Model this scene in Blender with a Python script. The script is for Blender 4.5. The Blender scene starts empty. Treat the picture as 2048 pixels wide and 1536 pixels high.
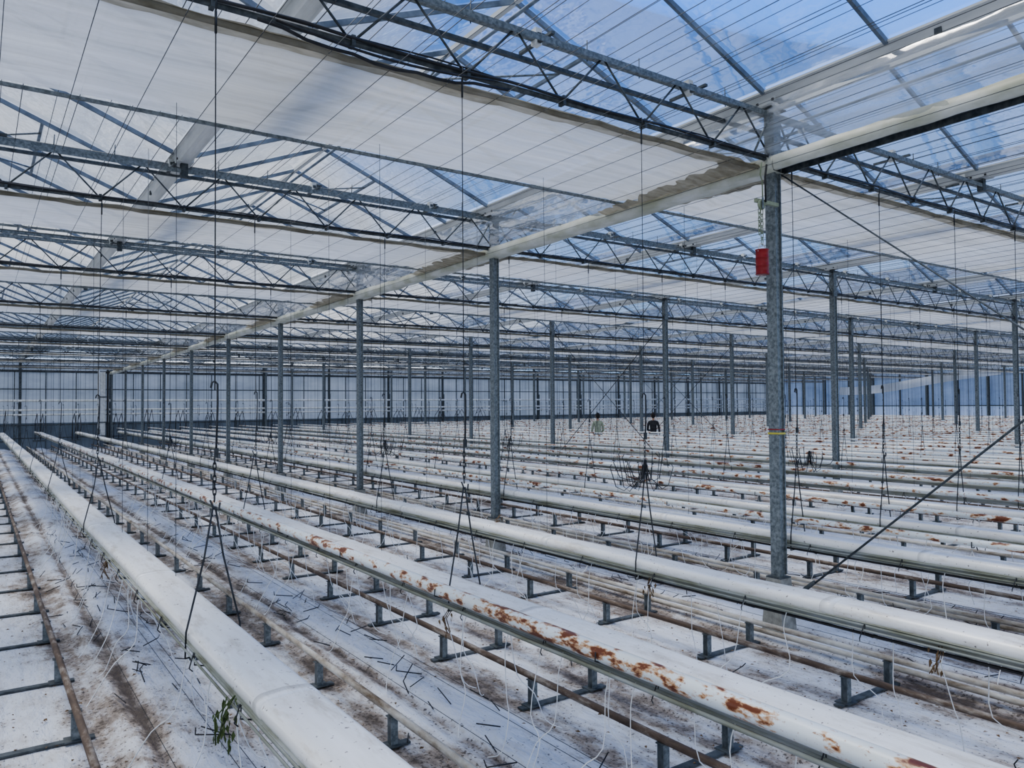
import bpy, math, random
from mathutils import Vector, noise, Matrix
random.seed(7)
R = random.Random(11)

# ------------------------------------------------------------------ layout
PX = 5.82            # main post line
SPAN = 8.0
BAY = 4.5
Y0 = 4.26
YW = Y0 + 9*BAY + 0.35   # far wall
CAMH = 2.03
XL, XR = -10.18, 61.82
def sl(y): return -0.0075*(y-Y0)
ROWOFF = [0.22, 1.66, 3.21, 4.74, 6.34]
rows = []
for k in range(-2, 7):
    for o in ROWOFF:
        rows.append(PX + SPAN*k + o)
rows = [x for x in rows if x < XR-0.5]
def ymin_for(x): return max(-3.5, 0.39*x-8)
TR = [Y0 + BAY*n for n in range(-1, 10)]
def near_post(x, y, d=.2):
    return min(abs(x-(PX+SPAN*k)) for k in (-1, 0, 1)) < d and min(abs(y-t) for t in TR) < d

# ------------------------------------------------------------------ materials
def newmat(name):
    m = bpy.data.materials.new(name); m.use_nodes = True
    nt = m.node_tree; nt.nodes.clear()
    out = nt.nodes.new('ShaderNodeOutputMaterial')
    return m, nt, out
def pos(nt, scale=(1,1,1)):
    g = nt.nodes.new('ShaderNodeNewGeometry')
    mp = nt.nodes.new('ShaderNodeMapping'); mp.inputs['Scale'].default_value = scale
    nt.links.new(g.outputs['Position'], mp.inputs['Vector'])
    return mp.outputs['Vector']
def noi(nt, vec, scale, detail=4, rough=0.6):
    n = nt.nodes.new('ShaderNodeTexNoise'); n.inputs['Scale'].default_value = scale
    n.inputs['Detail'].default_value = detail; n.inputs['Roughness'].default_value = rough
    nt.links.new(vec, n.inputs['Vector']); return n.outputs['Fac']
def ramp(nt, fac, stops):
    r = nt.nodes.new('ShaderNodeValToRGB'); e = r.color_ramp.elements
    while len(e) < len(stops): e.new(0.5)
    for i, (p, c) in enumerate(stops):
        e[i].position = p; e[i].color = (c[0], c[1], c[2], 1) if not isinstance(c, (int, float)) else (c, c, c, 1)
    nt.links.new(fac, r.inputs['Fac']); return r.outputs['Color']
def mixc(nt, fac, a, b):
    m = nt.nodes.new('ShaderNodeMix'); m.data_type = 'RGBA'
    if isinstance(fac, (int, float)): m.inputs[0].default_value = fac
    else: nt.links.new(fac, m.inputs[0])
    for s, v in ((6, a), (7, b)):
        if isinstance(v, tuple): m.inputs[s].default_value = (*v[:3], 1)
        else: nt.links.new(v, m.inputs[s])
    return m.outputs[2]
def mathn(nt, op, a, b=0.0):
    m = nt.nodes.new('ShaderNodeMath'); m.operation = op
    for i, v in enumerate((a, b)):
        if isinstance(v, (int, float)): m.inputs[i].default_value = v
        else: nt.links.new(v, m.inputs[i])
    return m.outputs[0]
def princ(nt, out, col, rough=0.6, metal=0.0, bump=None, bs=0.3, bd=0.01):
    p = nt.nodes.new('ShaderNodeBsdfPrincipled')
    if isinstance(col, tuple): p.inputs['Base Color'].default_value = (*col[:3], 1)
    else: nt.links.new(col, p.inputs['Base Color'])
    if isinstance(rough, (int, float)): p.inputs['Roughness'].default_value = rough
    else: nt.links.new(rough, p.inputs['Roughness'])
    p.inputs['Metallic'].default_value = metal
    if bump is not None:
        b = nt.nodes.new('ShaderNodeBump'); b.inputs['Strength'].default_value = bs
        b.inputs['Distance'].default_value = bd
        nt.links.new(bump, b.inputs['Height']); nt.links.new(b.outputs[0], p.inputs['Normal'])
    nt.links.new(p.outputs[0], out.inputs[0]); return p

def m_simple(name, c1, c2, scale=20, rough=0.6, metal=0.0, stretch=(1,1,1), lo=0.35, hi=0.65):
    m, nt, out = newmat(name)
    f = noi(nt, pos(nt, stretch), scale)
    princ(nt, out, ramp(nt, f, [(lo, c1), (hi, c2)]), rough, metal)
    return m
M = {}
M['galv'] = m_simple('galvanised_steel', (0.10,0.12,0.13), (0.25,0.28,0.285), 34, 0.5, 0.2)
M['galv_dark'] = m_simple('galvanised_steel_dark', (0.042,0.053,0.060), (0.115,0.132,0.14), 18, 0.55, 0.2)
M['wire'] = m_simple('dark_steel_wire', (0.02,0.023,0.026), (0.055,0.06,0.065), 15, 0.5, 0.3)
M['screenwire'] = m_simple('screen_wire', (0.05,0.055,0.06), (0.14,0.15,0.16), 3, 0.5, 0.1)
M['black'] = m_simple('black_plastic', (0.012,0.013,0.015), (0.03,0.03,0.033), 12, 0.5)
M['alu'] = m_simple('white_aluminium', (0.58,0.59,0.57), (0.78,0.79,0.77), 3, 0.45, 0.0, (3,0.5,3))
M['ribar'] = m_simple('glazing_bar', (0.11,0.14,0.18), (0.25,0.30,0.36), 5, 0.5, 0.1)
M['concrete'] = m_simple('concrete', (0.20,0.20,0.18), (0.36,0.36,0.33), 14, 0.9)
M['tube'] = m_simple('white_drip_tube', (0.80,0.82,0.82), (0.92,0.92,0.92), 10, 0.4)
M['red'] = m_simple('red_paint', (0.20,0.004,0.006), (0.32,0.007,0.010), 9, 0.35)
M['yellow'] = m_simple('yellow_tape', (0.50,0.44,0.05), (0.6,0.52,0.10), 9, 0.5)
M['rope'] = m_simple('old_rope_plastic', (0.18,0.22,0.13), (0.33,0.37,0.26), 9, 0.7)
M['leaf'] = m_simple('green_leaf', (0.04,0.07,0.018), (0.10,0.14,0.04), 30, 0.7)
M['dryleaf'] = m_simple('dry_leaf', (0.09,0.055,0.025), (0.24,0.16,0.09), 30, 0.9)
M['skin'] = m_simple('skin', (0.42,0.24,0.16), (0.50,0.30,0.21), 9, 0.6)
M['hair'] = m_simple('dark_hair', (0.008,0.006,0.005), (0.02,0.015,0.012), 60, 0.8)
M['shirt_green'] = m_simple('olive_shirt', (0.28,0.31,0.22), (0.38,0.41,0.30), 12, 0.9)
M['shirt_dark'] = m_simple('black_shirt', (0.02,0.02,0.024), (0.04,0.04,0.045), 12, 0.9)
M['trouser'] = m_simple('dark_trousers', (0.02,0.025,0.04), (0.04,0.045,0.06), 12, 0.9)
M['shoe'] = m_simple('work_shoe', (0.02,0.015,0.01), (0.05,0.04,0.03), 12, 0.7)
M['eyew'] = m_simple('eye', (0.01,0.01,0.01), (0.02,0.02,0.02), 12, 0.2)
M['lip'] = m_simple('lips', (0.30,0.12,0.10), (0.36,0.15,0.12), 12, 0.5)
M['hem'] = m_simple('film_hem', (0.48,0.49,0.37), (0.74,0.75,0.69), 2.2, 0.45, 0, (2,1,2))

# gutter white film, with dirt
m, nt, out = newmat('white_gutter_film')
f1 = noi(nt, pos(nt, (6,0.9,6)), 2.0, 6); f2 = noi(nt, pos(nt, (1,1,1)), 38, 3); f3 = noi(nt, pos(nt, (1,0.25,1)), 9, 6, .7)
c = ramp(nt, f1, [(0.3, (0.90,0.91,0.90)), (0.72, (0.78,0.77,0.73))])
c = mixc(nt, ramp(nt, f3, [(0.52, 0.0), (0.70, 0.65)]), c, (0.44,0.37,0.27))
c = mixc(nt, ramp(nt, f2, [(0.66, 0.0), (0.70, 0.85)]), c, (0.14,0.10,0.08))
princ(nt, out, c, 0.27, 0, f1, 0.25, 0.01); M['gutter'] = m
# gutter tray
m, nt, out = newmat('gutter_tray_metal')
f1 = noi(nt, pos(nt, (3,0.6,3)), 4, 6)
c = ramp(nt, f1, [(0.35, (0.34,0.36,0.35)), (0.55, (0.23,0.24,0.19)), (0.7, (0.12,0.12,0.07))])
princ(nt, out, c, 0.5, 0.1); M['tray'] = m
# rusty white pipe
m, nt, out = newmat('rusty_white_pipe')
a = noi(nt, pos(nt, (1,0.42,1)), 18, 5, .60); b = noi(nt, pos(nt, (1,1,1)), 2.0, 2); d = noi(nt, pos(nt, (1,.6,1)), 55, 3)
s = mathn(nt, 'ADD', a, mathn(nt, 'MULTIPLY', mathn(nt, 'SUBTRACT', b, 0.44), 0.40))
base = ramp(nt, noi(nt, pos(nt, (2,.4,2)), 3, 5), [(0.3, (0.76,0.82,0.86)), (0.7, (0.67,0.69,0.65))])
c = mixc(nt, ramp(nt, s, [(0.545, 0.0), (0.60, 0.85)]), base, (0.52,0.26,0.08))
c = mixc(nt, ramp(nt, s, [(0.60, 0.0), (0.645, 1.0)]), c, (0.15,0.040,0.012))
c = mixc(nt, ramp(nt, d, [(0.62, 0.0), (0.68, 0.8)]), c, (0.30,0.13,0.05))
princ(nt, out, c, 0.32, 0, s, 0.2, 0.004); M['pipe'] = m
# brown rail
m, nt, out = newmat('rusty_rail')
a = noi(nt, pos(nt, (1,.3,1)), 10, 6, .7)
c = ramp(nt, a, [(0.3, (0.05,0.033,0.025)), (0.52, (0.13,0.09,0.063)), (0.66, (0.36,0.32,0.27))])
princ(nt, out, c, 0.7); M['rail_brown'] = m
m, nt, out = newmat('worn_white_rail')
a = noi(nt, pos(nt, (1,.3,1)), 8, 6, .7)
c = ramp(nt, a, [(0.32, (0.14,0.10,0.06)), (0.46, (0.38,0.34,0.28)), (0.62, (0.58,0.57,0.53))])
princ(nt, out, c, 0.6); M['rail_white'] = m
# floor
m, nt, out = newmat('ground_cloth')
big = noi(nt, pos(nt, (1,.35,1)), 1.6, 8, .68); mid = noi(nt, pos(nt, (1,.6,1)), 7, 7, .7); fine = noi(nt, pos(nt), 42, 3); wr = noi(nt, pos(nt, (1.6,.5,1)), 5, 5, .55)
at = nt.nodes.new('ShaderNodeAttribute'); at.attribute_name = 'dirt'
s = mathn(nt, 'ADD', big, mathn(nt, 'MULTIPLY', at.outputs['Fac'], 0.16))
s = mathn(nt, 'ADD', s, mathn(nt, 'MULTIPLY', mathn(nt, 'SUBTRACT', mid, 0.5), 0.6))
c = ramp(nt, s, [(0.45, (0.72,0.75,0.80)), (0.57, (0.60,0.60,0.61)), (0.675, (0.33,0.28,0.235)), (0.80, (0.095,0.072,0.055))])
s2 = mathn(nt, 'ADD', fine, mathn(nt, 'MULTIPLY', mathn(nt, 'SUBTRACT', s, 0.5), 0.4))
c = mixc(nt, ramp(nt, s2, [(0.635, 0.0), (0.67, 0.85)]), c, (0.07,0.052,0.04))
princ(nt, out, c, ramp(nt, mid, [(0.3, 0.35), (0.6, 0.7)]), 0, wr, 0.8, 0.07); M['floor'] = m

def m_trans(name, col, ftr, ftl=0.5, stripe=None, gloss=0.0, colvar=None):
    """mix of transparent / translucent / diffuse"""
    m, nt, out = newmat(name)
    d = nt.nodes.new('ShaderNodeBsdfDiffuse'); t = nt.nodes.new('ShaderNodeBsdfTranslucent')
    tr = nt.nodes.new('ShaderNodeBsdfTransparent')
    if colvar:
        f = noi(nt, pos(nt, colvar[0]), colvar[1], 5)
        c = ramp(nt, f, [(0.3, col), (0.7, colvar[2])])
        nt.links.new(c, d.inputs[0]); nt.links.new(c, t.inputs[0])
    else:
        d.inputs[0].default_value = (*col, 1); t.inputs[0].default_value = (*col, 1)
    a = nt.nodes.new('ShaderNodeMixShader'); a.inputs[0].default_value = ftl
    nt.links.new(d.outputs[0], a.inputs[1]); nt.links.new(t.outputs[0], a.inputs[2])
    b = nt.nodes.new('ShaderNodeMixShader')
    if stripe:
        f = noi(nt, pos(nt, stripe[0]), stripe[1], 4)
        nt.links.new(ramp(nt, f, [(0.35, ftr[0]), (0.65, ftr[1])]), b.inputs[0])
    else: b.inputs[0].default_value = ftr
    nt.links.new(a.outputs[0], b.inputs[1]); nt.links.new(tr.outputs[0], b.inputs[2])
    last = b
    if gloss > 0:
        g = nt.nodes.new('ShaderNodeBsdfGlossy'); g.inputs['Roughness'].default_value = 0.10
        lw = nt.nodes.new('ShaderNodeLayerWeight'); lw.inputs[0].default_value = 0.25
        bm = nt.nodes.new('ShaderNodeBump'); bm.inputs['Strength'].default_value = 0.6; bm.inputs['Distance'].default_value = 0.04
        nt.links.new(noi(nt, pos(nt, (1,.7,1)), 2.6, 3), bm.inputs['Height']); nt.links.new(bm.outputs[0], g.inputs['Normal'])
        mm = mathn(nt, 'MULTIPLY', lw.outputs['Fresnel'], gloss)
        e = nt.nodes.new('ShaderNodeMixShader'); nt.links.new(mm, e.inputs[0])
        nt.links.new(b.outputs[0], e.inputs[1]); nt.links.new(g.outputs[0], e.inputs[2]); last = e
    nt.links.new(last.outputs[0], out.inputs[0]); return m
M['cloth'] = m_trans('shade_screen_cloth', (0.72,0.72,0.70), (0.03,0.15), 0.58, ((.25,6,1), 3.0), 0, ((.25,7,1), 1.8, (0.54,0.54,0.51)))
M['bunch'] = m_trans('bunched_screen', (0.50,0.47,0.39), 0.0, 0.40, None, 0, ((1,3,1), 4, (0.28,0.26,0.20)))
M['film'] = m_trans('clear_plastic_film', (0.80,0.82,0.82), (0.30,0.80), 0.6, ((1,.5,4), 3.0), 0.5)
M['glass'] = m_trans('roof_glass', (0.62,0.68,0.76), (0.92,1.0), 0.5, ((1,.8,1), 1.4), 0.65)
M['wallfilm'] = m_trans('side_wall_film', (0.27,0.31,0.36), (0.0,0.02), 0.45, ((1,1,1), 1.0), 0, ((.4,.4,.9), 1.0, (0.42,0.46,0.52)))
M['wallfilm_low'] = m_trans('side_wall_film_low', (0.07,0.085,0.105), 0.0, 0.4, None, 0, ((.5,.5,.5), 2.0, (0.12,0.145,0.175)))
M['whitepanel'] = m_trans('white_panel', (0.66,0.69,0.72), 0.0, 0.4)

# ------------------------------------------------------------------ mesh builder
class MB:
    def __init__(s): s.v = []; s.f = []; s.m = []; s.ml = []; s.sm = []
    def mi(s, key):
        if key not in s.ml: s.ml.append(key)
        return s.ml.index(key)
    def add(s, vs, fs, key, smooth=False):
        o = len(s.v); i = s.mi(key); s.v += [tuple(p) for p in vs]
        for f in fs: s.f.append(tuple(a+o for a in f)); s.m.append(i); s.sm.append(smooth)
    def box(s, c, d, key):
        x, y, z = c; a, b, e = d[0]/2, d[1]/2, d[2]/2
        vs = [(x+i*a, y+j*b, z+k*e) for i in (-1,1) for j in (-1,1) for k in (-1,1)]
        s.add(vs, [(0,1,3,2),(4,6,7,5),(0,4,5,1),(2,3,7,6),(0,2,6,4),(1,5,7,3)], key)
    def beam(s, p0, p1, w, h, key, up=(0,0,1)):
        p0 = Vector(p0); p1 = Vector(p1); d = (p1-p0).normalized(); u = Vector(up)
        if abs(d.dot(u)) > 0.99: u = Vector((0,1,0))
        r = d.cross(u).normalized(); u = r.cross(d)
        vs = []
        for p in (p0, p1):
            for a, b in ((-1,-1),(1,-1),(1,1),(-1,1)): vs.append(p + r*a*w/2 + u*b*h/2)
        s.add(vs, [(0,3,2,1),(4,5,6,7),(0,1,5,4),(1,2,6,5),(2,3,7,6),(3,0,4,7)], key)
    def tube(s, pts, r, key, n=6, smooth=True, closed=False):
        pts = [Vector(p) for p in pts]; L = len(pts); vs = []; fs = []
        pr = None
        for i, p in enumerate(pts):
            if closed: d = pts[(i+1) % L]-pts[i-1]
            else: d = pts[min(i+1, L-1)]-pts[max(i-1, 0)]
            if d.length < 1e-9: d = Vector((0,0,1))
            d.normalize()
            if pr is None:
                u = Vector((0,0,1)) if abs(d.z) < 0.9 else Vector((1,0,0))
                a = d.cross(u).normalized()
            else:
                a = (pr - d*pr.dot(d))
                a = a.normalized() if a.length > 1e-6 else d.orthogonal().normalized()
            pr = a; b = d.cross(a)
            rr = r[i] if isinstance(r, (list, tuple)) else r
            for j in range(n):
                t = 2*math.pi*j/n; vs.append(p + a*rr*math.cos(t) + b*rr*math.sin(t))
        for i in range(L if closed else L-1):
            k = (i+1) % L
            for j in range(n):
                q = (j+1) % n; fs.append((i*n+j, i*n+q, k*n+q, k*n+j))
        if not closed: fs.append(tuple(range(n-1, -1, -1))); fs.append(tuple((L-1)*n+j for j in range(n)))
        s.add(vs, fs, key, smooth)
    def prism_y(s, prof, ys, key, jit=None, smooth=False):
        n = len(prof); vs = []; fs = []
        for y in ys:
            dx, dz, sc = jit(y) if jit else (0,0,1)
            for x, z in prof: vs.append((prof_cx + (x*sc) + dx, y, prof_cz + z + dz))
        for i in range(len(ys)-1):
            for j in range(n):
                q = (j+1) % n; fs.append((i*n+j, i*n+q, (i+1)*n+q, (i+1)*n+j))
        fs.append(tuple(range(n-1,-1,-1))); fs.append(tuple((len(ys)-1)*n+j for j in range(n)))
        s.add(vs, fs, key, smooth)
    def build(s, name, parent=None):
        me = bpy.data.meshes.new(name)
        xs = [p[0] for p in s.v]; ys = [p[1] for p in s.v]; zs = [p[2] for p in s.v]
        o = Vector(((min(xs)+max(xs))/2, (min(ys)+max(ys))/2, min(zs)))
        me.from_pydata([(p[0]-o.x, p[1]-o.y, p[2]-o.z) for p in s.v], [], s.f)
        for k in s.ml: me.materials.append(M[k])
        me.polygons.foreach_set('material_index', s.m); me.polygons.foreach_set('use_smooth', s.sm)
        me.update()
        ob = bpy.data.objects.new(name, me); ob.location = o
        bpy.context.scene.collection.objects.link(ob)
        if parent: ob.parent = parent; ob.location = o - parent.location
        return ob
prof_cx = prof_cz = 0
def frange(a, b, st):
    n = max(1, int(round((b-a)/st))); return [a+(b-a)*i/n for i in range(n+1)]

# ------------------------------------------------------------------ floor
aisles = []
for i in range(len(rows)-1):
    aisles.append((rows[i]+rows[i+1])/2)
near_aisles = [a for a in aisles if a < 15]
near_rows = [a for a in rows if a < 15]
def crease(x, y):
    return min(abs(x-(r-.13+.03*noise.noise(Vector((y*.6, r, 0))))) for r in near_rows)
def floor_z(x, y):
    if x >= 14: return 0.0
    da = min(abs(x-a) for a in near_aisles)
    t = min(1, max(0, (da-0.38)/0.22)); z = 0.055*t*t*(3-2*t)
    z += t*0.022*noise.noise(Vector((x*3, y*1.1, 0)))
    c_ = crease(x, y); z -= .045*max(0, 1-c_/.10)
    return z
xs = frange(-12, -3, .5)[:-1] + frange(-3, 8, .05)[:-1] + frange(8, 14, .2)[:-1] + frange(14, 66, 2)
ys = frange(-5, 0.5, .5)[:-1] + frange(.5, 12, .14)[:-1] + frange(12, 46, .5)
vs = []; dirt = []
for y in ys:
    for x in xs:
        z = floor_z(x, y); vs.append((x, y, z))
        if x < 14:
            d = min(min(abs(x-a-.36), abs(x-a+.36)) for a in near_aisles)
            dv = max(0, 1-d/0.30)
            dv = max(dv, 1.7*max(0, 1-crease(x, y)/.09))
        else: dv = .2
        dirt.append(dv)
W = len(xs); fs = [(j*W+i, j*W+i+1, (j+1)*W+i+1, (j+1)*W+i) for j in range(len(ys)-1) for i in range(W-1)]
me = bpy.data.meshes.new('floor'); me.from_pydata(vs, [], fs); me.materials.append(M['floor'])
me.polygons.foreach_set('use_smooth', [True]*len(fs))
a = me.attributes.new('dirt', 'FLOAT', 'POINT'); a.data.foreach_set('value', dirt)
bpy.context.scene.collection.objects.link(bpy.data.objects.new('floor', me))

# ------------------------------------------------------------------ posts
for k in range(-1, 8):
    x = PX + SPAN*k
    if x > XR: continue
    for n in range(-1, 10):
        y = Y0 + BAY*n
        if y < 0.39*x-7 : continue
        b = MB(); w = .088
        top = 4.64 + sl(y)
        b.box((x, y, (top+.5)/2), (w, w, top-.5), 'galv')
        b.box((x-w/2+.006, y-w/2-.008, (top+.52)/2), (.012, .016, top-.54), 'galv')
        b.box((x+w/2-.006, y-w/2-.008, (top+.52)/2), (.012, .016, top-.54), 'galv')
        b.box((x, y, .505), (.15, .15, .012), 'galv_dark')
        vs = []
        for z, h in ((-.01, .105), (.12, .10), (.5, .075)):
            vs += [(x-h, y-h, z), (x+h, y-h, z), (x+h, y+h, z), (x-h, y+h, z)]
        fs = [(0,3,2,1), (8,9,10,11)]
        for L in (0, 4):
            for j in range(4): fs.append((L+j, L+(j+1)%4, L+4+(j+1)%4, L+4+j))
        b.add(vs, fs, 'concrete')
        b.box((x, y, top+.006), (.22, .16, .012), 'galv_dark')
        b.box((x, y-.05, top-.42), (.14, .012, .14), 'galv_dark')
        if k == 0 and n == 0:
            b.box((x, y-.004, 1.80), (w+.008, w+.026, .010), 'red')
            b.box((x, y-.004, 1.765), (w+.008, w+.026, .016), 'yellow')
        b.build('steel_post')

# ------------------------------------------------------------------ trusses
for n, y in enumerate(TR):
    z = 4.20 + sl(y); H = .42; b = MB()
    xmax = min(XR, (y+7)/.39)
    x0 = XL
    b.tube([(x0, y, z), (xmax, y, z)], .020, 'galv_dark', 8)
    pts = [(x, y-.035, z+.02-.014*abs(math.sin(x*2.1))-.01*noise.noise(Vector((x, n, 0)))) for x in frange(x0, xmax, .18)]
    b.tube(pts, .011, 'black', 5)
    pts = [(x, y-.03, z+.035-.02*abs(math.sin(x*1.3))) for x in frange(x0, xmax, .25)]
    b.tube(pts, .006, 'black', 4)
    b.box(((x0+xmax)/2, y, z+H), (xmax-x0, .055, .012), 'galv')
    b.box(((x0+xmax)/2, y-.027, z+H-.02), (xmax-x0, .006, .04), 'galv')
    X = PX - SPAN*2
    while X < xmax-.1:
        b.tube([(X, y, z), (X+.4, y, z+H)], .0085, 'galv_dark', 5)
        b.tube([(X+.4, y, z+H), (X+.8, y, z)], .0085, 'galv_dark', 5)
        b.box((X, y-.01, z), (.025, .06, .065), 'galv_dark')
        X += .8
    k = -2
    while PX+SPAN*k < xmax:
        xp = PX+SPAN*k
        b.box((xp, y-.055, z+.21), (.10, .012, .50), 'galv')
        for sg in (-1, 1):
            b.tube([(xp+sg*.05, y-.03, z+H-.02), (xp+sg*.28, y-.03, z+.02)], .010, 'galv', 5)
        k += 1
    b.build('lattice_truss')
    d = MB(); yy = y+.16; zz = z+H+.07
    d.box(((x0+xmax)/2, yy, zz), (xmax-x0, .045, .035), 'galv')
    d.box(((x0+xmax)/2, yy+.30, zz-.01), (xmax-x0, .04, .03), 'galv_dark')
    d.tube([(x0, yy+.09, zz+.045), (xmax, yy+.09, zz+.045)], .013, 'galv_dark', 6)
    X = PX - SPAN*2 + .7
    while X < xmax-.5:
        d.box((X, yy-.002, zz+.01), (.055, .062, .12), 'alu')
        d.box((X+.003, yy-.036, zz+.02), (.035, .006, .03), 'galv_dark')
        d.box((X+.05, yy+.05, zz+.055), (.12, .10, .012), 'galv_dark')
        d.box((X, y+.16, zz-.03), (.03, .40, .02), 'galv_dark')
        for q in (.5, 1.05):
            d.tube([(X+q, yy+.02, zz-.03), (X+q+.01, yy+.03, zz+.14)], .005, 'galv_dark', 4)
        X += 1.6
    d.build('screen_drive_rail')
b = MB()
b.tube([(1.25+.14*i, Y0-.05, 4.16-.07*math.sin(math.pi*i/12)+.01*math.sin(i*2)) for i in range(13)], .010, 'black', 6)
b.tube([(1.35+.12*i, Y0-.06, 4.18-.05*math.sin(math.pi*i/12)) for i in range(13)], .008, 'black', 6)
b.build('loose_power_cable')

# ------------------------------------------------------------------ shade screens (strips)
for n, y in enumerate(TR):
    if n == len(TR)-1: continue
    b = MB(); z = 4.195 + sl(y)
    xmax = min(XR, (y+7)/.39); far = y > 20
    width = 1.72
    xs = frange(XL, xmax, .12 if not far else .4)
    nv = 30 if not far else 12
    vs = []
    for x in xs:
        edge = 0.06*noise.noise(Vector((x*.6, n*3.1, 2)))
        pd = min(abs(x-(PX+SPAN*k)) for k in range(-2, 8))
        for j in range(nv+1):
            t = j/nv
            yv = y + .05 + t*(width+edge)
            fold = max(0, 1-t/0.24)
            zz = z - .010*math.sin(math.pi*t*6)**2 - .014*noise.noise(Vector((x*.9, yv*4, n)))
            zz -= fold*(.03 + .065*abs(noise.noise(Vector((x*1.3, t*30, n*2)))) + .03*math.sin(t*90))
            zz += .012*noise.noise(Vector((x*7, yv*2.2, n+9)))*(1 if pd > .8 else 4)
            vs.append((x, yv, zz))
    fs = []; fb = []
    for i in range(len(xs)-1):
        xm = (xs[i]+xs[i+1])/2
        if min(abs(xm-(PX+SPAN*k)) for k in range(-2, 8)) < .10: continue
        for j in range(nv):
            f = (i*(nv+1)+j, (i+1)*(nv+1)+j, (i+1)*(nv+1)+j+1, i*(nv+1)+j+1)
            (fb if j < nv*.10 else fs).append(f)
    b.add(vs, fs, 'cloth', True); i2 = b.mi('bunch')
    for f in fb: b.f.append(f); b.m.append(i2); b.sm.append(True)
    b.beam((XL, y+.05+width, z-.02), (xmax, y+.05+width, z-.02), .028, .022, 'galv')
    pts = [(x, y+.07+.012*noise.noise(Vector((x*2, n, 0))), z-.055-.02*noise.noise(Vector((x*3, n, 5)))) for x in frange(XL, xmax, .2)]
    b.tube(pts, .022, 'bunch', 5)
    # crumpled cloth gathered beside the film-wrapped beam
    for side in (-1, 1):
        zc = 4.13+sl(y); vs = []; A = 40; B = 6
        for i in range(A+1):
            for j in range(B+1):
                t = i/A; yv = y+.1+t*2.0; u = j/B
                x = PX + side*(.06+u*(.16+.22*(1-t) + .14*noise.noise(Vector((t*14, n, side)))))
                vs.append((x, yv, zc + .03*noise.noise(Vector((x*9, yv*9, n))) + .015*u))
        fs = [(i*(B+1)+j, (i+1)*(B+1)+j, (i+1)*(B+1)+j+1, i*(B+1)+j+1) for i in range(A) for j in range(B)]
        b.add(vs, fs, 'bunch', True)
    b.build('shade_screen')

# ------------------------------------------------------------------ screen wires along the rows
b = MB()
X = -5.9
while X < XR:
    y0 = ymin_for(X)
    if abs((X-PX+SPAN*10) % SPAN) > .05:
        b.tube([(X, y0, 4.125+sl(y0)), (X, YW-.3, 4.125+sl(YW))], .0026, 'screenwire', 3)
        b.tube([(X+.19, y0, 4.66+sl(y0)), (X+.19, YW-.3, 4.66+sl(YW))], .0036, 'screenwire', 3)
        b.tube([(X+.05, y0, 4.74+sl(y0)), (X+.05, YW-.3, 4.74+sl(YW))], .0030, 'screenwire', 3)
    X += .40
b.build('screen_support_wires')

# ------------------------------------------------------------------ roof
GH = 4.74; RH = 5.55
gl = MB()
m = -3
while PX+4*m <= XR+.1:
    x = PX+4*m; y0 = max(-3.5, .39*x-9); y1 = YW-.3
    b = MB(); za, zb = GH+sl(y0), GH+sl(y1)
    prof = [(-.09,.05),(-.085,.05),(-.05,-.03),(.05,-.03),(.085,.05),(.09,.05),(.062,-.045),(.03,-.055),(-.03,-.055),(-.062,-.045)]
    vs = [(x+p, yy, zz+q) for yy, zz in ((y0, za), (y1, zb)) for p, q in prof]; N = len(prof)
    fs = [(j, (j+1) % N, N+(j+1) % N, N+j) for j in range(N)]
    b.add(vs, fs, 'alu')
    b.beam((x-.10, y0, za+.055), (x-.10, y1, zb+.055), .03, .018, 'alu')
    b.beam((x+.10, y0, za+.055), (x+.10, y1, zb+.055), .03, .018, 'alu')
    yy = Y0-BAY
    while yy < y1:
        if yy > y0:
            b.box((x, yy, GH+sl(yy)-.03), (.16, .22, .05), 'alu')
            for q in (-.08, .08):
                b.box((x-.083, yy+q, GH+sl(yy)-.03), (.012, .02, .02), 'black')
            b.box((x, yy, GH+sl(yy)-.12), (.07, .07, .16), 'galv_dark')
            for q in (1.5, 3.0):
                b.box((x-.06, yy+q, GH+sl(yy)-.03), (.05, .05, .045), 'galv_dark')
        yy += BAY
    b.build('roof_gutter')
    if x+4 <= XR+.1:
        r = MB(); xr = x+2
        r.beam((xr, y0, RH+sl(y0)), (xr, y1, RH+sl(y1)), .045, .05, 'alu')
        yy = Y0-BAY-.0
        while yy < y1+.05:
            if yy > y0:
                s_ = sl(yy)
                r.beam((x+.10, yy, GH+.05+s_), (xr, yy, RH+s_), .030, .042, 'ribar')
                r.beam((xr, yy, RH+s_), (x+3.90, yy, GH+.05+s_), .030, .042, 'ribar')
            yy += 1.125
        for yy in [Y0+BAY*q+1.125 for q in range(-1, 9)]:
            if yy < y0: continue
            s_ = sl(yy); f = .38
            pa = (xr+2*f, yy, RH-(RH-GH-.05)*f+s_-.02); pb = (xr+2*f, yy+2.25, RH-(RH-GH-.05)*f+s_-.04)
            r.beam(pa, pb, .03, .03, 'ribar')
            mid = (xr-.25, yy+1.125, RH-.35+s_)
            r.tube([mid, (xr+2*f, yy+.35, RH-(RH-GH-.05)*f+s_-.04)], .011, 'galv', 5)
            r.tube([mid, (xr+2*f, yy+1.9, RH-(RH-GH-.05)*f+s_-.04)], .011, 'galv', 5)
            r.tube([mid, (xr, yy+1.125, RH+s_)], .011, 'galv', 5)
        r.tube([(xr-.25, y0, RH-.35+sl(y0)), (xr-.25, y1, RH-.35+sl(y1))], .016, 'ribar', 6)
        r.build('roof_ridge')
        for (xa, zaa, xb, zbb) in ((x+.1, GH+.075, xr, RH+.03), (xr, RH+.03, x+3.9, GH+.075)):
            gl.add([(xa, y0, zaa+sl(y0)), (xb, y0, zbb+sl(y0)), (xb, y1, zbb+sl(y1)), (xa, y1, zaa+sl(y1))], [(0,1,2,3)], 'glass')
    m += 1
gl.build('ceiling')

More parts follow.
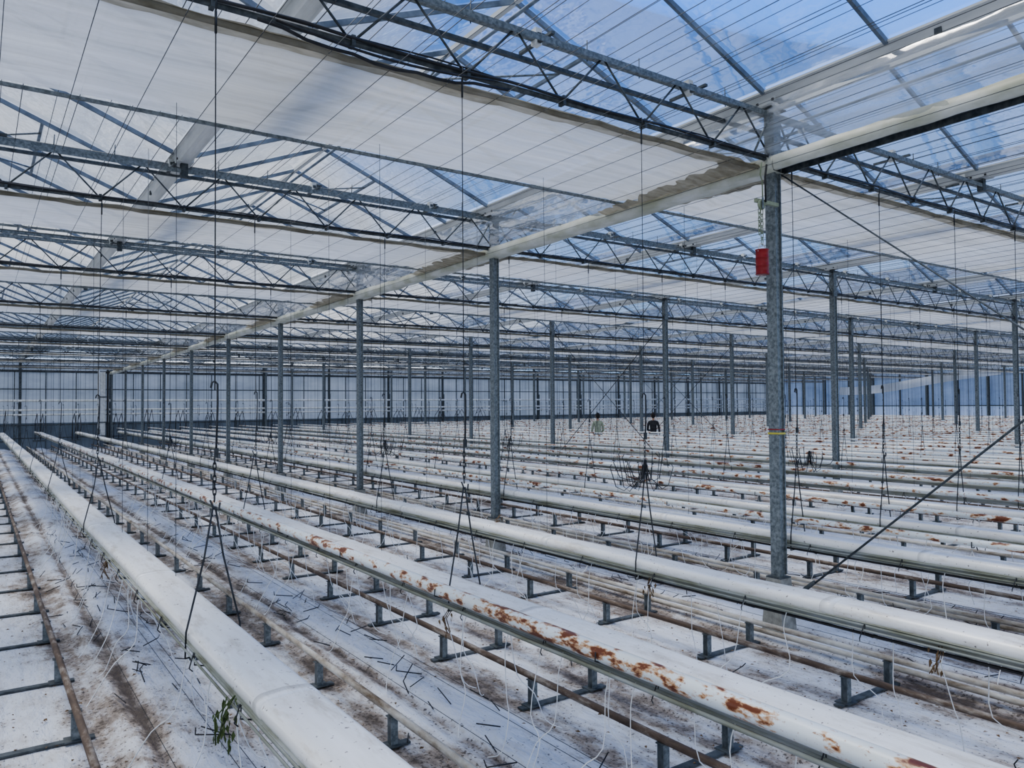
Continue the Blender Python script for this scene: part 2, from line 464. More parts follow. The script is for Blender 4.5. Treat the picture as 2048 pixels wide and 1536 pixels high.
# ------------------------------------------------------------------ film curtain + lower beam on main post line
b = MB()
ys = frange(-3.5, YW-.3, .10); K = 10; vs = []
for y in ys:
    for j in range(K+1):
        t = j/K; z0 = 4.16+sl(y); z1 = 4.70+sl(y)
        vs.append((PX-.085+.04*noise.noise(Vector((y*1.2, t*4, 4)))+.012*noise.noise(Vector((y*5, t*8, 1)))-.03*math.sin(t*3.1), y, z0+(z1-z0)*t))
fs = [(i*(K+1)+j, (i+1)*(K+1)+j, (i+1)*(K+1)+j+1, i*(K+1)+j+1) for i in range(len(ys)-1) for j in range(K)]
b.add(vs, fs, 'film', True)
b.build('plastic_film_curtain')
b = MB()
for (ya_, yb_, pr) in ((-3.5, Y0-.08, [(-.095,.075),(-.10,.0),(-.09,-.045),(-.06,-.05),(-.055,.08)]),
                       (Y0-.08, YW-.3, [(-.095,.075),(-.105,.0),(-.09,-.055),(.06,-.06),(.075,.04),(-.02,.08)])):
    vs = []; ys = frange(ya_, yb_, .12)
    for y in ys:
        for p, q in pr:
            vs.append((PX+p+.012*noise.noise(Vector((y*3, q*20, 0))), y, 4.13+sl(y)+q+.014*noise.noise(Vector((y*2.5, p*20, 3)))))
    N = len(pr); fs = [(i*N+j, i*N+(j+1) % N, (i+1)*N+(j+1) % N, (i+1)*N+j) for i in range(len(ys)-1) for j in range(N)]
    b.add(vs, fs, 'hem', True)
b.beam((PX+.02, -3.5, 4.125+sl(-3.5)), (PX+.02, Y0-.06, 4.125), .11, .012, 'galv_dark')
b.beam((PX+.07, -3.5, 4.10+sl(-3.5)), (PX+.07, Y0-.06, 4.10), .012, .06, 'galv_dark')
b.build('film_wrapped_beam')

# ------------------------------------------------------------------ growing gutters
def rowh(x): return .905 if x < 1.5 else (.90 if x < 3 else (.882 if x < 5 else .885))
for i, x in enumerate(rows):
    y0 = ymin_for(x); y1 = YW-1.6
    if x < -3: y0 = 2
    b = MB(); h = rowh(x)
    prof_cx, prof_cz = x, h
    near = x < 9
    ys = frange(y0, y1, .25 if near else 1.2)
    if not near and len(ys) < 2: continue
    sd = i*7.7
    jit = (lambda y, sd=sd: (.006*noise.noise(Vector((y*.5, sd, 0))), .008*noise.noise(Vector((y*.7, sd, 3))), 1+.03*noise.noise(Vector((y*1.3, sd, 6))))) if near else None
    w = .125 if .5 < x < 1.5 else .112
    def gp(w, e=0):
        # wrapped slab: gently domed top, well rounded shoulders, tucked sides
        P = [(-w+.008-e,-.082), (-w-e,-.055)]
        for q in range(6):
            t = math.pi - (math.pi/2)*q/5
            P.append((-w+.045+(.045+e)*math.cos(t), -.040+(.036+e)*math.sin(t)))
        P.append((0, .003+e))
        for q in range(6):
            t = math.pi/2 - (math.pi/2)*q/5
            P.append((w-.045+(.045+e)*math.cos(t), -.040+(.036+e)*math.sin(t)))
        return P + [(w+e,-.055), (w-.008+e,-.082)]
    b.prism_y(gp(w), ys, 'gutter', jit, True)
    b.prism_y([(-w-.006,-.074),(-w+.004,-.070),(w-.004,-.070),(w+.006,-.074),(.07,-.135),(-.07,-.135)], ys, 'tray', jit)
    for sgn in (-1, 1):
        b.tube([(x+sgn*(w+.008), y, h-.082) for y in (y0, y1)], .007, 'tray', 5)
    if near:
        b.tube([(x-.05, y0, h-.150), (x-.05, y1, h-.150)], .009, 'black', 5)
        b.tube([(x-w-.018, y0, h-.105), (x-w-.018, y1, h-.105)], .007, 'tray', 4)
        yy = y0+.7+(i % 3)*.4
        while yy < min(y1, 18):
            b.prism_y(gp(w, .0022), [yy, yy+.09], 'gutter', jit, True)
            yy += 2.7
    yy = y0+.3
    while yy < min(y1, 26 if x < 12 else 0):
        b.tube([(x-w-.014, yy, h-.075), (x-w-.016, yy, h-.13), (x-.03, yy+.01, h-.165), (x+w+.016, yy, h-.13), (x+w+.014, yy, h-.075)], .0035, 'wire', 4)
        b.tube([(x-w-.018, yy, h-.07), (x-w-.035, yy+.02, h-.15), (x-w-.017, yy+.03, h-.17)], .003, 'wire', 4)
        yy += .8
    b.build('growing_gutter')

# heating pipes
for i, x in enumerate(rows):
    y0 = ymin_for(x); y1 = YW-1.2
    if abs(x-1.03) < .2 or abs(x-4.16) < .2 or x < 1: continue
    if 1 < x < 3.3: px, pz, r = x-.175, .888, .043
    else: px, pz, r = x-.07, 1.005, .028
    b = MB(); sd = i*3.3
    b.tube([(px+.005*noise.noise(Vector((y*.4, sd, 0))), y, pz+.012*noise.noise(Vector((y*.35, sd, 3)))) for y in frange(y0, y1, .6 if x < 9 else 3)], r, 'pipe', 16 if x < 9 else 8)
    if 1 < x < 3.3:
        b.tube([(px-.028, y0, pz-.075), (px-.028, y1, pz-.075)], .010, 'tray', 6)
    if x < 9:
        yy = y0+.2
        while yy < y1:
            b.tube([(px-r-.004, yy, pz+.01), (px-r-.006, yy, pz-.03), (px, yy, pz-r-.008), (px+r+.006, yy, pz-.02), (px+r+.03, yy, pz-.06)], .004, 'wire', 4)
            yy += 1.5
    b.build('heating_pipe')

# ------------------------------------------------------------------ rail pairs
for a in aisles:
    if a < -3.5: continue
    y0 = max(-3, .39*a-6); y1 = YW-1.0
    b = MB(); far = a > 14
    mats = ['rail_brown', 'rail_white'] if not (2.5 < a < 4.2 or a < 1) else ['rail_brown', 'rail_brown']
    for sgn, mk in zip((-1, 1), mats):
        b.tube([(a+sgn*.265, y, .205+.004*noise.noise(Vector((y*.5, a, sgn)))) for y in frange(y0, y1, 1.2 if not far else 6)], .0225, mk, 8 if not far else 5)
    yy = 4.22 - 1.2*6
    while yy < y1:
        if yy > y0:
            if not far:
                b.box((a, yy, .012), (.74, .055, .012), 'galv_dark')
            for sgn in (-1, 1):
                xx = a+sgn*.265
                b.box((xx, yy-.022, .10), (.045, .004, .17), 'galv')
                b.box((xx, yy+.022, .10), (.045, .004, .17), 'galv')
                b.box((xx-.02, yy, .10), (.004, .044, .17), 'galv_dark')
                if not far:
                    b.box((xx, yy, .186), (.07, .05, .006), 'galv_dark')
                    b.box((xx, yy, .018), (.12, .10, .008), 'galv_dark')
        yy += 1.2
    b.build('pipe_rail_track')

b = MB()
for x in (5.55, 7.3):
    b.tube([(x+.02*noise.noise(Vector((y*.3, x, 0))), y, .085) for y in frange(-2, YW-1, .5)], .022, 'rail_white', 8)
b.build('floor_water_pipes')

# ------------------------------------------------------------------ gutter hangers
def chain(b, x, y, z0, z1, r=.009, key='wire', wr=.003):
    n = max(2, int((z0-z1)/(r*3.6)))
    for i in range(n):
        zc = z0-(z0-z1)*(i+.5)/n; hh = (z0-z1)/n*.72
        pts = []
        for q in range(8):
            t = 2*math.pi*q/8; u = r*math.cos(t); v = hh*math.sin(t)
            pts.append((x+u, y, zc+v) if i % 2 else (x, y+u, zc+v))
        b.tube(pts, wr, key, 4, True, True)
for i, x in enumerate(rows):
    b = MB()
    for y in TR:
        if y > YW-2: continue
        if y < ymin_for(x)+.5 or x < -3: continue
        z = 4.18+sl(y); yh = y-.05; far = (x > 12 or y > 20)
        h = rowh(x); jx = .02*math.sin(i*3+y)
        b.tube([(x, yh+.05, z+.045), (x, yh-.005, z+.04), (x, yh-.012, z), (x, yh, z-.05)], .005, 'wire', 4)
        b.tube([(x, yh, z-.03), (x+jx, yh, 2.12)], .0032, 'wire', 4)
        b.tube([(x, yh, z-.04), (x, yh, z-.16)], .007, 'wire', 5)
        top = 2.14 + .05*math.sin(i*5.1+y*2)
        b.tube([(x+jx-.02, yh, top-.02), (x+jx-.014, yh, top+.008), (x+jx, yh, top+.016), (x+jx+.014, yh, top), (x+jx+.015, yh, top-.10), (x+jx+.008, yh, 1.80)], .0058, 'wire', 5)
        b.box((x+jx+.008, yh, 1.79), (.020, .016, .05), 'wire')
        if not far: chain(b, x+jx, yh, 1.77, 1.54, .008)
        else: b.tube([(x+jx, yh, 1.77), (x, yh, 1.54)], .005, 'wire', 4)
        b.tube([(x-.02, yh, 1.545), (x, yh, 1.50), (x+.025, yh, 1.49), (x+.03, yh, 1.53)], .005, 'wire', 5)
        w = .138 if .5 < x < 1.5 else .124
        for sgn in (-1, 1):
            b.tube([(x+jx*.3+sgn*.006, yh, 1.51), (x+sgn*.05, yh+sgn*.008, 1.25), (x+sgn*w, yh+sgn*.015, h-.02), (x+sgn*(w+.004), yh+sgn*.015, h-.15), (x+sgn*.02, yh, h-.155)], .0052, 'wire', 5)
        for q in (1.3, 2.4, 3.5):
            if y+q > YW-3 or y < 3: continue
            zz = 4.12+sl(y+q); off = .06*math.sin(i*2.3+y*q)
            b.tube([(x+.07+off*.3, y+q, zz), (x+.08+off*.3, y+q, h-.01)], .0020, 'wire', 3)
    if b.v: b.build('gutter_hanger')

def hook_bundle(x, y, z, n, s=1.0):
    b = MB()
    for i in range(n):
        a = R.uniform(0, 2*math.pi); L = R.uniform(.12, .24)*s; ca, sa = math.cos(a), math.sin(a)
        tip = R.uniform(-.12, .10)*s; rr = R.uniform(.04, .16)*s
        pts = [(x+R.uniform(-.012,.012), y, z+.03), (x+ca*rr*.3, y+sa*rr*.3, z-.09*s), (x+ca*rr*.8, y+sa*rr*.8, z-L*.7),
               (x+ca*(rr+.02), y+sa*(rr+.02), z-L*.6), (x+ca*(rr+.05*s), y+sa*(rr+.05*s), z+tip*.5), (x+ca*(rr+.04*s), y+sa*(rr+.04*s), z+tip*.5+.02)]
        b.tube(pts, .0031, 'wire', 4)
    b.build('crop_hook_bundle')
r3 = rows[min(range(len(rows)), key=lambda i: abs(rows[i]-4.16))]
r4 = rows[min(range(len(rows)), key=lambda i: abs(rows[i]-6.04))]
hook_bundle(r3, Y0-.05, 1.58, 18, 1.3)
hook_bundle(r4, Y0-.18, 1.58, 12, 1.0)
hook_bundle(r3, Y0+BAY-.05, 1.58, 13, 1.1)
hook_bundle(r3, Y0+2*BAY-.05, 1.56, 9, 1.0)
hook_bundle(r4, Y0+BAY-.05, 1.58, 9, 1.0)
hook_bundle(r3-1.60, Y0+2*BAY-.05, 1.56, 9, 1.0)

# ------------------------------------------------------------------ drip tubes, stakes, thin wires
b = MB()
for x in rows:
    if x < -1 or x > 11: continue
    y = .6
    ymax = 16 if x < 6 else 13
    while y < ymax:
        y += R.uniform(.12, .38)
        if y < .39*x-3: continue
        if near_post(x, y, .35): continue
        sgn = R.choice((-1, 1, 1)); h = .77
        x0 = x+sgn*.06; e = R.uniform(.08, .34)
        yy = y+R.uniform(-.15, .15)
        pts = [(x0, y, h), (x0+sgn*.03, y+.01, h-.12), (x0+sgn*(.02+R.uniform(0,.08)), y+R.uniform(-.04,.04), h-.36),
               (x0+sgn*e*.6, yy, .30), (x0+sgn*e, yy+.02, .11), (x0+sgn*(e+.06), yy+R.uniform(-.1,.1), .075)]
        P = [Vector(p) for p in pts]; S = []
        for q in range(len(P)-1):
            a0 = P[max(q-1,0)]; a1 = P[q]; a2 = P[q+1]; a3 = P[min(q+2,len(P)-1)]
            for t in (0, .33, .66):
                S.append(.5*((2*a1)+(a2-a0)*t+(2*a0-5*a1+4*a2-a3)*t*t+(3*a1-a0-3*a2+a3)*t**3))
        S.append(P[-1]); b.tube(S, .0034, 'tube', 4)
b.build('drip_tubes')
b = MB()
for x in rows:
    if x < -1 or x > 9: continue
    for q in range(85):
        y = R.uniform(.8, 15) ; xx = x+R.gauss(0, .20)
        if min(abs(xx-a_) for a_ in aisles) < .34 or near_post(xx, y, .3): continue
        a = R.uniform(0, math.pi); L = R.uniform(.05, .10); z = floor_z(xx, y)+.014
        dx, dy = math.cos(a)*L, math.sin(a)*L; up = R.uniform(.0, .05)
        b.tube([(xx-dx, y-dy, z+.004), (xx+dx, y+dy, z+up)], .0042, 'black', 4)
        if q % 3 == 0: b.tube([(xx+dx, y+dy, z+up), (xx+dx+dy*.3, y+dy-dx*.3, z+up+.03)], .0035, 'black', 4)
b.build('drip_stakes')
b = MB()
for x in rows:
    if x < -1 or x > 9: continue
    for o in (-.12, .15, .22):
        b.tube([(x+o, -1, .09+.02*o), (x+o*1.1, 20, .10), (x+o, YW-2, .12)], .002, 'wire', 3)
b.build('tensioned_floor_wires')
b = MB()
for q in range(3200):
    y = R.uniform(.8, 16); x = R.uniform(-1, 9)
    na = min(aisles, key=lambda a_: abs(a_-x)); x = na + R.gauss(0, .30)
    if near_post(x, y, .2): continue
    z = floor_z(x, y)+.016; s_ = R.uniform(.005, .020); a = R.uniform(0, 6.28)
    ca, sa = math.cos(a)*s_, math.sin(a)*s_
    b.add([(x-ca, y-sa, z), (x+sa*.5, y-ca*.5, z+R.uniform(.002,.010)), (x+ca, y+sa, z+.002), (x-sa*.5, y+ca*.5, z+R.uniform(0,.008))], [(0,1,2,3)], 'dryleaf')
b.build('leaf_litter')

def plant(x, y, z, n, key, L=.25, name='withered_plant'):
    b = MB()
    for i in range(3):
        pts = [(x+R.uniform(-.02,.02), y+R.uniform(-.02,.02), z), (x-.04+R.uniform(-.03,.02), y, z-L*.4), (x-.03+R.uniform(-.04,.04), y+R.uniform(-.04,.04), z-L)]
        b.tube(pts, .003, key, 4)
    for i in range(n):
        t = R.random(); px, py, pz = x-.035*min(1, t*2)+R.gauss(0,.018), y+R.gauss(0,.03), z-t*L
        s_ = R.uniform(.010, .024); a = R.uniform(0, 6.28); ca, sa = math.cos(a), math.sin(a)
        b.add([(px, py, pz), (px+ca*s_*.4, py+sa*s_*.4, pz-s_*.8), (px+.3*ca*s_, py+.3*sa*s_, pz-s_*2.2), (px-ca*s_*.4, py-sa*s_*.4, pz-s_*.9)], [(0,1,2),(0,2,3)], key)
    b.build(name)
plant(.88, 3.30, .84, 42, 'leaf', .19)
plant(4.05, 2.0, .78, 14, 'dryleaf', .13)
plant(4.05, 4.05, .78, 12, 'dryleaf', .14)
plant(2.45, 4.2, .76, 12, 'dryleaf', .14)
plant(.90, 7.0, .80, 12, 'dryleaf', .14)
plant(4.25, 6.3, .96, 12, 'dryleaf', .12)

# ------------------------------------------------------------------ braces in main post line
b = MB()
ya, yb = Y0, Y0-BAY
b.tube([(PX+.06, ya-.04, 4.08), (PX+.06, yb+.05, .5)], .007, 'galv_dark', 6)
b.tube([(PX+.085, yb+.05, 4.08), (PX+.085, ya-.22, .42), ], .009, 'galv_dark', 6)
b.tube([(PX+.085, ya-.30, .50), (PX+.085, ya-.14, .37)], .018, 'galv_dark', 6)
b.build('wind_brace_rods')
for (k, n) in ((1, 2), (2, 3), (3, 5)):
    b = MB(); x = PX+SPAN*k; y = Y0+BAY*n
    b.tube([(x+.06, y+.06, 4.15+sl(y)), (x+.06, y+BAY-.06, .5)], .009, 'wire', 5); b.tube([(x+.08, y+BAY-.06, 4.15+sl(y)), (x+.08, y+.06, .5)], .009, 'wire', 5)
    b.build('wind_brace_rods')

# ------------------------------------------------------------------ red counterweight with pulley
cx, cy, cz = 5.53, Y0-.10, 3.135
root = bpy.data.objects.new('red_counterweight', None); root.location = (cx, cy, cz); bpy.context.scene.collection.objects.link(root)
b = MB(); N = 24; vs = []
lev = [(.0,.050),(.0,.056),(.006,.058),(.012,.054),(.07,.054),(.074,.0565),(.08,.054),(.14,.054),(.144,.0565),(.15,.054),(.205,.054),(.209,.058),(.215,.058),(.215,.052),(.200,.050)]
for h, r_ in lev:
    for j in range(N): t = 2*math.pi*j/N; vs.append((cx+r_*math.cos(t), cy+r_*math.sin(t), cz+h))
fs = [(i*N+j, i*N+(j+1)%N, (i+1)*N+(j+1)%N, (i+1)*N+j) for i in range(len(lev)-1) for j in range(N)]
fs.append(tuple(range(N-1,-1,-1))); fs.append(tuple((len(lev)-1)*N+j for j in range(N)))
b.add(vs, fs, 'red', True); b.build('can_body', root)
b = MB()
b.tube([(cx+.052*math.cos(t), cy, cz+.195+.075*math.sin(t)) for t in [math.pi*q/10 for q in range(11)]], .004, 'alu', 6)
b.build('handle', root)
b = MB(); chain(b, cx+.005, cy, 3.70, cz+.265, .012, 'rope', .004); chain(b, cx-.03, cy, 3.70, 3.48, .010, 'rope', .004)
b.build('chain', root)
b = MB(); pw = 3.74
b.tube([(cx+.035*math.cos(t), cy, pw+.035*math.sin(t)) for t in [2*math.pi*q/16 for q in range(16)]], .012, 'rope', 6, True, True)
b.box((cx, cy, pw), (.05, .008, .05), 'rope'); b.box((cx+.10, cy+.02, pw+.035), (.30, .03, .03), 'rope')
b.box((cx, cy-.016, pw+.01), (.02, .006, .10), 'galv')
b.tube([(cx+.02, cy, pw+.04), (cx+.03, cy+.01, 3.95), (cx-.01, cy, 4.0), (cx+.04, cy+.02, 4.12)], .006, 'rope', 5)
b.tube([(cx+.06, cy, pw+.03), (cx+.03, cy-.02, 3.98), (cx+.08, cy, 4.10)], .009, 'black', 5)
b.build('pulley', root)

# ------------------------------------------------------------------ far wall
b = MB(); X0, X1 = XL-1, XR+.3; ztop = 3.9
xs = frange(X0, X1, .35); K = 12; vs = []
for x in xs:
    for j in range(K+1):
        t = j/K; vs.append((x, YW+.25+.08*noise.noise(Vector((x*.9, t*3, 8)))+.04*noise.noise(Vector((x*3, t*4, 8))), t*ztop))
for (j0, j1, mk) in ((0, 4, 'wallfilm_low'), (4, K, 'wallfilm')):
    fs = [(i*(K+1)+j, (i+1)*(K+1)+j, (i+1)*(K+1)+j+1, i*(K+1)+j+1) for i in range(len(xs)-1) for j in range(j0, j1)]
    b.add(vs, fs, mk, True)
b.build('wall_back')
b = MB()
x = PX-16
while x < X1:
    b.box((x, YW+.08, 2.15), (.12, .10, 4.3), 'galv_dark'); x += 4.0
x = PX-14.9
while x < X1:
    b.box((x, YW+.12, 1.95), (.04, .04, 3.9), 'galv_dark'); x += 1.333
for z, t in ((.55,.05), (1.2,.06), (3.0,.05), (3.9,.12)):
    b.box(((X0+X1)/2, YW+.12, z), (X1-X0, .05, t), 'galv_dark')
b.build('wall_back_frame')
b = MB()
for z, r_ in ((2.42,.06), (1.95,.055), (1.72,.05)):
    b.tube([(X0, YW-.18, z), (X1-1, YW-.18, z)], r_, 'alu', 8)
x = X0+1
while x < X1-1:
    b.box((x, YW-.10, 1.4), (.04, .04, 2.8), 'galv_dark'); x += 4
b.build('wall_heating_pipes')
b = MB()
zt = ztop
b.add([(X0, YW+.3, zt), (X1, YW+.3, zt), (X1, YW+.3, zt+.6), (X0, YW+.3, zt+.6)], [(0,1,2,3)], 'wallfilm')
mm = -3
while PX+4*mm < X1:
    x = PX+4*mm
    b.add([(x, YW+.3, zt+.6), (x+4, YW+.3, zt+.6), (x+2, YW+.3, RH+sl(YW))], [(0,1,2)], 'glass'); mm += 1
b.build('wall_back_gable')
b = MB()
b.box((PX-.45, YW-.45, 2.2), (.30, .06, 3.4), 'alu'); b.box((PX-.20, YW-.48, 2.0), (.09, .09, 4.0), 'black')
b.tube([(PX-.62, YW-.5, .1), (PX-.62, YW-.5, 4.0)], .05, 'alu', 8)
for z in (.6, 1.3, 2.6): b.box((PX-.4, YW-.5, z), (.5, .03, .05), 'galv_dark')
b.build('wrapped_riser_duct')
b = MB()
for x in rows:
    if x < -3 or x > 30: continue
    for o in (-.12, .12):
        b.tube([(x+o, YW-1.7, .86), (x+o+.05, YW-1.5, 1.15), (x+o+.05, YW-.9, 1.85+.1*math.sin(x*7)), (x+o, YW-.5, 1.4), (x+o, YW-.35, .4)], .016, 'black', 5)
    b.box((x, YW-1.0, .45), (.5, .08, .06), 'galv_dark')
b.build('feed_hoses')
# side wall far right
b = MB(); xw = XR+.4
ys = frange(12, YW+.3, .6); vs = []
for y in ys:
    for j, z in enumerate((0, 1.7, 1.72, 2.8, 3.9, 4.5)):
        vs.append((xw+.05*noise.noise(Vector((y, z, 0))), y, z))
b.add(vs, [(i*6+j, (i+1)*6+j, (i+1)*6+j+1, i*6+j+1) for i in range(len(ys)-1) for j in range(0, 1)], 'whitepanel')
b.add(vs, [(i*6+j, (i+1)*6+j, (i+1)*6+j+1, i*6+j+1) for i in range(len(ys)-1) for j in range(2, 5)], 'wallfilm')
y = 13.26
while y < YW: b.box((xw-.1, y, 2.2), (.1, .1, 4.4), 'galv_dark'); y += 2.25
b.box((xw-.1, (12+YW)/2, 1.75), (.06, YW-12, .08), 'galv_dark')
b.build('wall_right')
b = MB(); vs = []; A = 24
for i in range(A+1):
    for j in range(5):
        t = i/A; vs.append((57.5+.2*noise.noise(Vector((t*5, j*.4, 1))), 24+t*12, 2.7+1.2*(1-t)**1.5+j*.16+.1*math.sin(t*6)))
b.add(vs, [(i*5+j, (i+1)*5+j, (i+1)*5+j+1, i*5+j+1) for i in range(A) for j in range(4)], 'whitepanel', True)
b.build('hanging_plastic_sheet')

# ------------------------------------------------------------------ people
def skin_mesh(name, verts, edges, radii, mat, parent, sub=2):
    me = bpy.data.meshes.new(name); me.from_pydata(verts, edges, [])
    ob = bpy.data.objects.new(name, me); bpy.context.scene.collection.objects.link(ob)
    me.materials.append(M[mat])
    md = ob.modifiers.new('skin', 'SKIN'); md.use_smooth_shade = True
    sv = me.skin_vertices[0].data
    for i, r_ in enumerate(radii):
        sv[i].radius = r_ if isinstance(r_, tuple) else (r_, r_)
        sv[i].use_root = (i == 0)
    s2 = ob.modifiers.new('sub', 'SUBSURF'); s2.levels = sub; s2.render_levels = sub
    ob.parent = parent; return ob
def person(loc, yaw, shirt, armpose, scale):
    e = bpy.data.objects.new('greenhouse_worker', None); bpy.context.scene.collection.objects.link(e)
    e.location = loc; e.rotation_euler = (0, 0, yaw); e.scale = (scale,)*3
    V = [(0,0,.98),(0,.01,1.12),(0,.005,1.30),(0,.01,1.43),(0,.0,1.50),
         (-.15,.01,1.43),(.15,.01,1.43)]
    E = [(0,1),(1,2),(2,3),(3,4),(3,5),(3,6)]
    Rr = [(.15,.105),(.135,.10),(.150,.11),(.11,.085),(.055,.055),(.060,.060),(.060,.060)]
    hands = []
    for s_, (el, wr) in zip((-1, 1), armpose):
        b0 = len(V)
        V += [(s_*.195, .01, 1.34), el, tuple(Vector(el).lerp(Vector(wr), .5)), wr]
        E += [(5 if s_ < 0 else 6, b0), (b0, b0+1), (b0+1, b0+2), (b0+2, b0+3)]
        Rr += [.054, .044, .040, .032]
        hands.append((s_, Vector(el), Vector(wr)))
    skin_mesh('shirt', V, E, Rr, shirt, e)
    V = [(0,0,.97),(-.09,0,.90),(-.105,-.03,.50),(-.11,.02,.10),(.09,0,.90),(.105,.04,.50),(.11,.10,.10)]
    skin_mesh('trousers', V, [(0,1),(1,2),(2,3),(0,4),(4,5),(5,6)], [(.15,.11),.092,.065,.05,.092,.065,.05], 'trouser', e)
    for s_, yy in ((-1,.02),(1,.10)):
        skin_mesh('shoe', [(s_*.11, yy+.03, .055), (s_*.115, yy-.06, .05), (s_*.12, yy-.16, .038)], [(0,1),(1,2)], [(.045,.05),(.045,.042),(.04,.033)], 'shoe', e)
    skin_mesh('neck', [(0,.005,1.44),(0,-.005,1.52),(0,-.01,1.60)], [(0,1),(1,2)], [.06,.054,.052], 'skin', e)
    b = MB(); hz = 1.675; N = 20; Lr = 14; vs = []
    for i in range(Lr+1):
        ph = math.pi*i/Lr
        for j in range(N):
            t = 2*math.pi*j/N; x = .076*math.sin(ph)*math.cos(t); y = .097*math.sin(ph)*math.sin(t); z = .118*math.cos(ph)
            if z < -.03: x *= 1-.28*(-z-.03)/.09; y *= 1-.12*(-z-.03)/.09
            if y < 0:
                if abs(x) < .022 and -.045 < z < .01: y -= .020*(1-abs(x)/.022)
                if abs(abs(x)-.032) < .016 and -.005 < z < .022: y += .008
                if abs(x) < .03 and -.072 < z < -.055: y -= .006
            vs.append((x, y-.01, hz+z))
    fs = [(i*N+j, i*N+(j+1)%N, (i+1)*N+(j+1)%N, (i+1)*N+j) for i in range(Lr) for j in range(N)]
    b.add(vs, fs, 'skin', True)
    for s_ in (-1, 1):
        b.tube([(s_*.078, .005, hz+.02), (s_*.088, .012, hz+.005), (s_*.082, .008, hz-.03)], [.010,.014,.008], 'skin', 6)
        b.tube([(s_*.030, -.094, hz+.006), (s_*.030, -.099, hz+.006)], .010, 'eyew', 8)
    b.tube([(-.022, -.098, hz-.062), (0, -.103, hz-.063), (.022, -.098, hz-.062)], .0035, 'lip', 5)
    vs = []; Lh = 9
    for i in range(Lh+1):
        for j in range(N):
            t = 2*math.pi*j/N; back = math.sin(t)
            ph = (i/Lh)*math.pi*(.30+.46*(back+1)/2)
            r1 = 1.18+.05*noise.noise(Vector((math.cos(t)*4, math.sin(t)*4, i)))
            vs.append((.076*r1*math.sin(ph)*math.cos(t), .097*r1*math.sin(ph)*math.sin(t)-.004, hz+.008+.118*r1*math.cos(ph)))
    b.add(vs, [(i*N+j, i*N+(j+1)%N, (i+1)*N+(j+1)%N, (i+1)*N+j) for i in range(Lh) for j in range(N)], 'hair', True)
    me_ = bpy.data.meshes.new('head'); me_.from_pydata(b.v, [], b.f)
    for k_ in b.ml: me_.materials.append(M[k_])
    me_.polygons.foreach_set('material_index', b.m); me_.polygons.foreach_set('use_smooth', b.sm)
    ho = bpy.data.objects.new('head', me_); bpy.context.scene.collection.objects.link(ho); ho.parent = e
    for s_, el, wr in hands:
        d = (wr-el).normalized(); side = d.cross(Vector((0,1,0))); side = side.normalized() if side.length > .1 else Vector((1,0,0))
        nrm = d.cross(side)
        palm = [wr, wr+d*.04, wr+d*.085]
        skin_mesh('palm', [tuple(p) for p in palm], [(0,1),(1,2)], [(.026,.020),(.036,.016),(.038,.014)], 'skin', e, 1)
        for q, (off, L) in enumerate(((-.03,.062),(-.01,.075),(.01,.070),(.03,.055))):
            p0 = wr+d*.075+side*off
            ch = [p0, p0+d*L*.5+nrm*.006, p0+d*L*.8+nrm*.022, p0+d*L*.95+nrm*.040]
            skin_mesh('finger', [tuple(p) for p in ch], [(0,1),(1,2),(2,3)], [.009,.0085,.008,.007], 'skin', e, 1)
        p0 = wr+d*.03-side*.025*s_
        ch = [p0, p0+d*.03-side*.028*s_, p0+d*.06-side*.034*s_+nrm*.01]
        skin_mesh('thumb', [tuple(p) for p in ch], [(0,1),(1,2)], [.012,.0105,.009], 'skin', e, 1)
    return e
person((19.36, 22.09, 0), math.radians(150), 'shirt_green', (((-.23,-.02,1.12), (-.19,-.22,1.03)), ((.23,-.02,1.12), (.19,-.24,1.06))), .95)
person((21.10, 20.90, 0), math.radians(130), 'shirt_dark', (((-.235,.03,1.12), (-.24,-.03,.88)), ((.235,-.02,1.12), (.15,-.24,1.08))), .95)

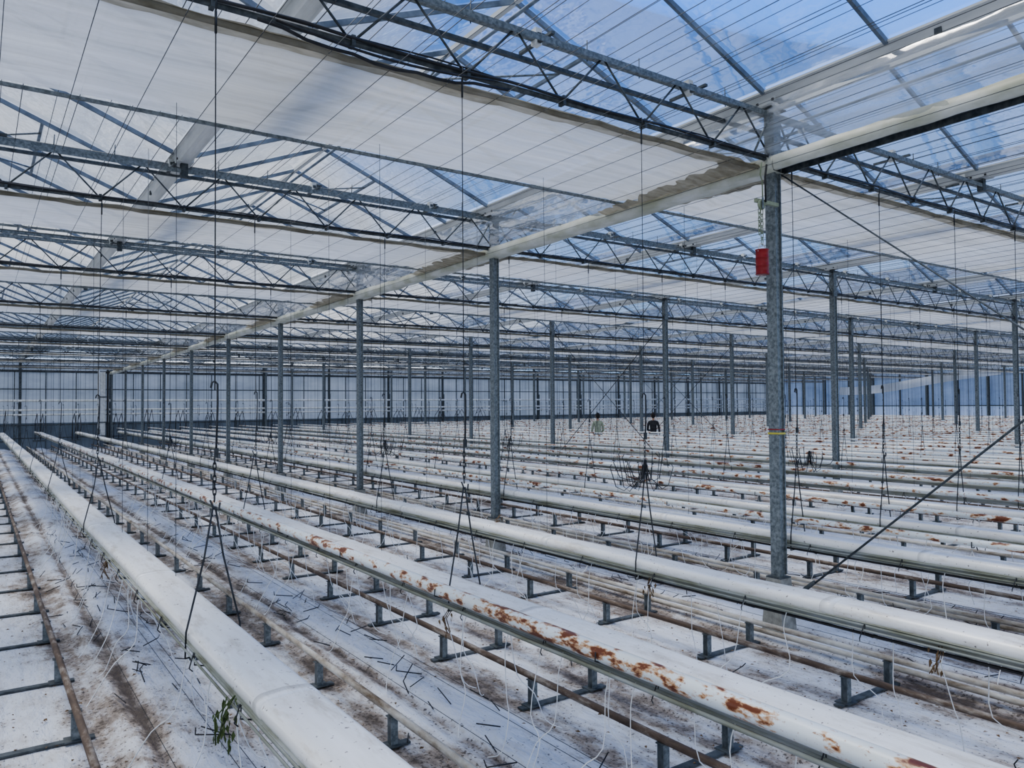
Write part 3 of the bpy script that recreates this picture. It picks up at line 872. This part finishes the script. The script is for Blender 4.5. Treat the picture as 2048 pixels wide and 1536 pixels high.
# ------------------------------------------------------------------ world & sun
w = bpy.data.worlds.new('sky'); bpy.context.scene.world = w; w.use_nodes = True
nt = w.node_tree; nt.nodes.clear()
out = nt.nodes.new('ShaderNodeOutputWorld'); bg = nt.nodes.new('ShaderNodeBackground')
tc = nt.nodes.new('ShaderNodeTexCoord'); mp = nt.nodes.new('ShaderNodeMapping'); mp.inputs['Scale'].default_value = (1,1,2.0)
nt.links.new(tc.outputs['Generated'], mp.inputs['Vector'])
f = noi(nt, mp.outputs[0], 2.2, 6, .52)
sep = nt.nodes.new('ShaderNodeSeparateXYZ'); nt.links.new(tc.outputs['Generated'], sep.inputs[0])
s = mathn(nt, 'ADD', f, mathn(nt, 'MULTIPLY', mathn(nt, 'SUBTRACT', sep.outputs[0], 0.56), -0.74))
s = mathn(nt, 'ADD', s, mathn(nt, 'MULTIPLY', mathn(nt, 'SUBTRACT', 0.26, sep.outputs[2]), 0.30))
cloud = ramp(nt, noi(nt, mp.outputs[0], 4.0, 5, .5), [(0.38, (0.36,0.46,0.65)), (0.66, (1.08,1.11,1.16))])
blue = ramp(nt, sep.outputs[2], [(0.0, (0.36,0.62,1.0)), (0.5, (0.06,0.27,0.95))])
c = mixc(nt, ramp(nt, s, [(0.44, 0.0), (0.66, 1.0)]), blue, cloud)
c = mixc(nt, ramp(nt, mathn(nt, 'MULTIPLY', sep.outputs[2], -1.0), [(0.0, 0.0), (0.02, 1.0)]), c, (0.25,0.26,0.25))
nt.links.new(c, bg.inputs[0]); bg.inputs[1].default_value = 1.65
nt.links.new(bg.outputs[0], out.inputs[0])
sd = bpy.data.lights.new('sun', 'SUN'); sd.energy = 1.9; sd.angle = math.radians(28); sd.color = (1, .955, .90)
so = bpy.data.objects.new('sun', sd); bpy.context.scene.collection.objects.link(so)
so.rotation_euler = Vector((.25, -.45, -1)).to_track_quat('-Z', 'Y').to_euler(); so.location = (5, 20, 12)
vsn = bpy.context.scene.view_settings
vsn.view_transform = 'AgX'; vsn.look = 'AgX - Medium High Contrast'; vsn.exposure = 0.06

# ------------------------------------------------------------------ camera
cd = bpy.data.cameras.new('camera'); cam = bpy.data.objects.new('camera', cd); bpy.context.scene.collection.objects.link(cam)
cd.sensor_width = 36; cd.lens = 36*1539/2048; cd.clip_start = .05; cd.clip_end = 500
yaw = math.radians(34.9); p = math.radians(1.58); th = math.radians(.4)
d = Vector((math.sin(yaw)*math.cos(p), math.cos(yaw)*math.cos(p), math.sin(p)))
r0 = Vector((math.cos(yaw), -math.sin(yaw), 0)); u0 = r0.cross(d)
Rv = r0*math.cos(th)-u0*math.sin(th); U = u0*math.cos(th)+r0*math.sin(th)
mt = Matrix((Rv, U, -d)).transposed().to_4x4(); mt.translation = (0, 0, CAMH)
cam.matrix_world = mt
bpy.context.scene.camera = cam
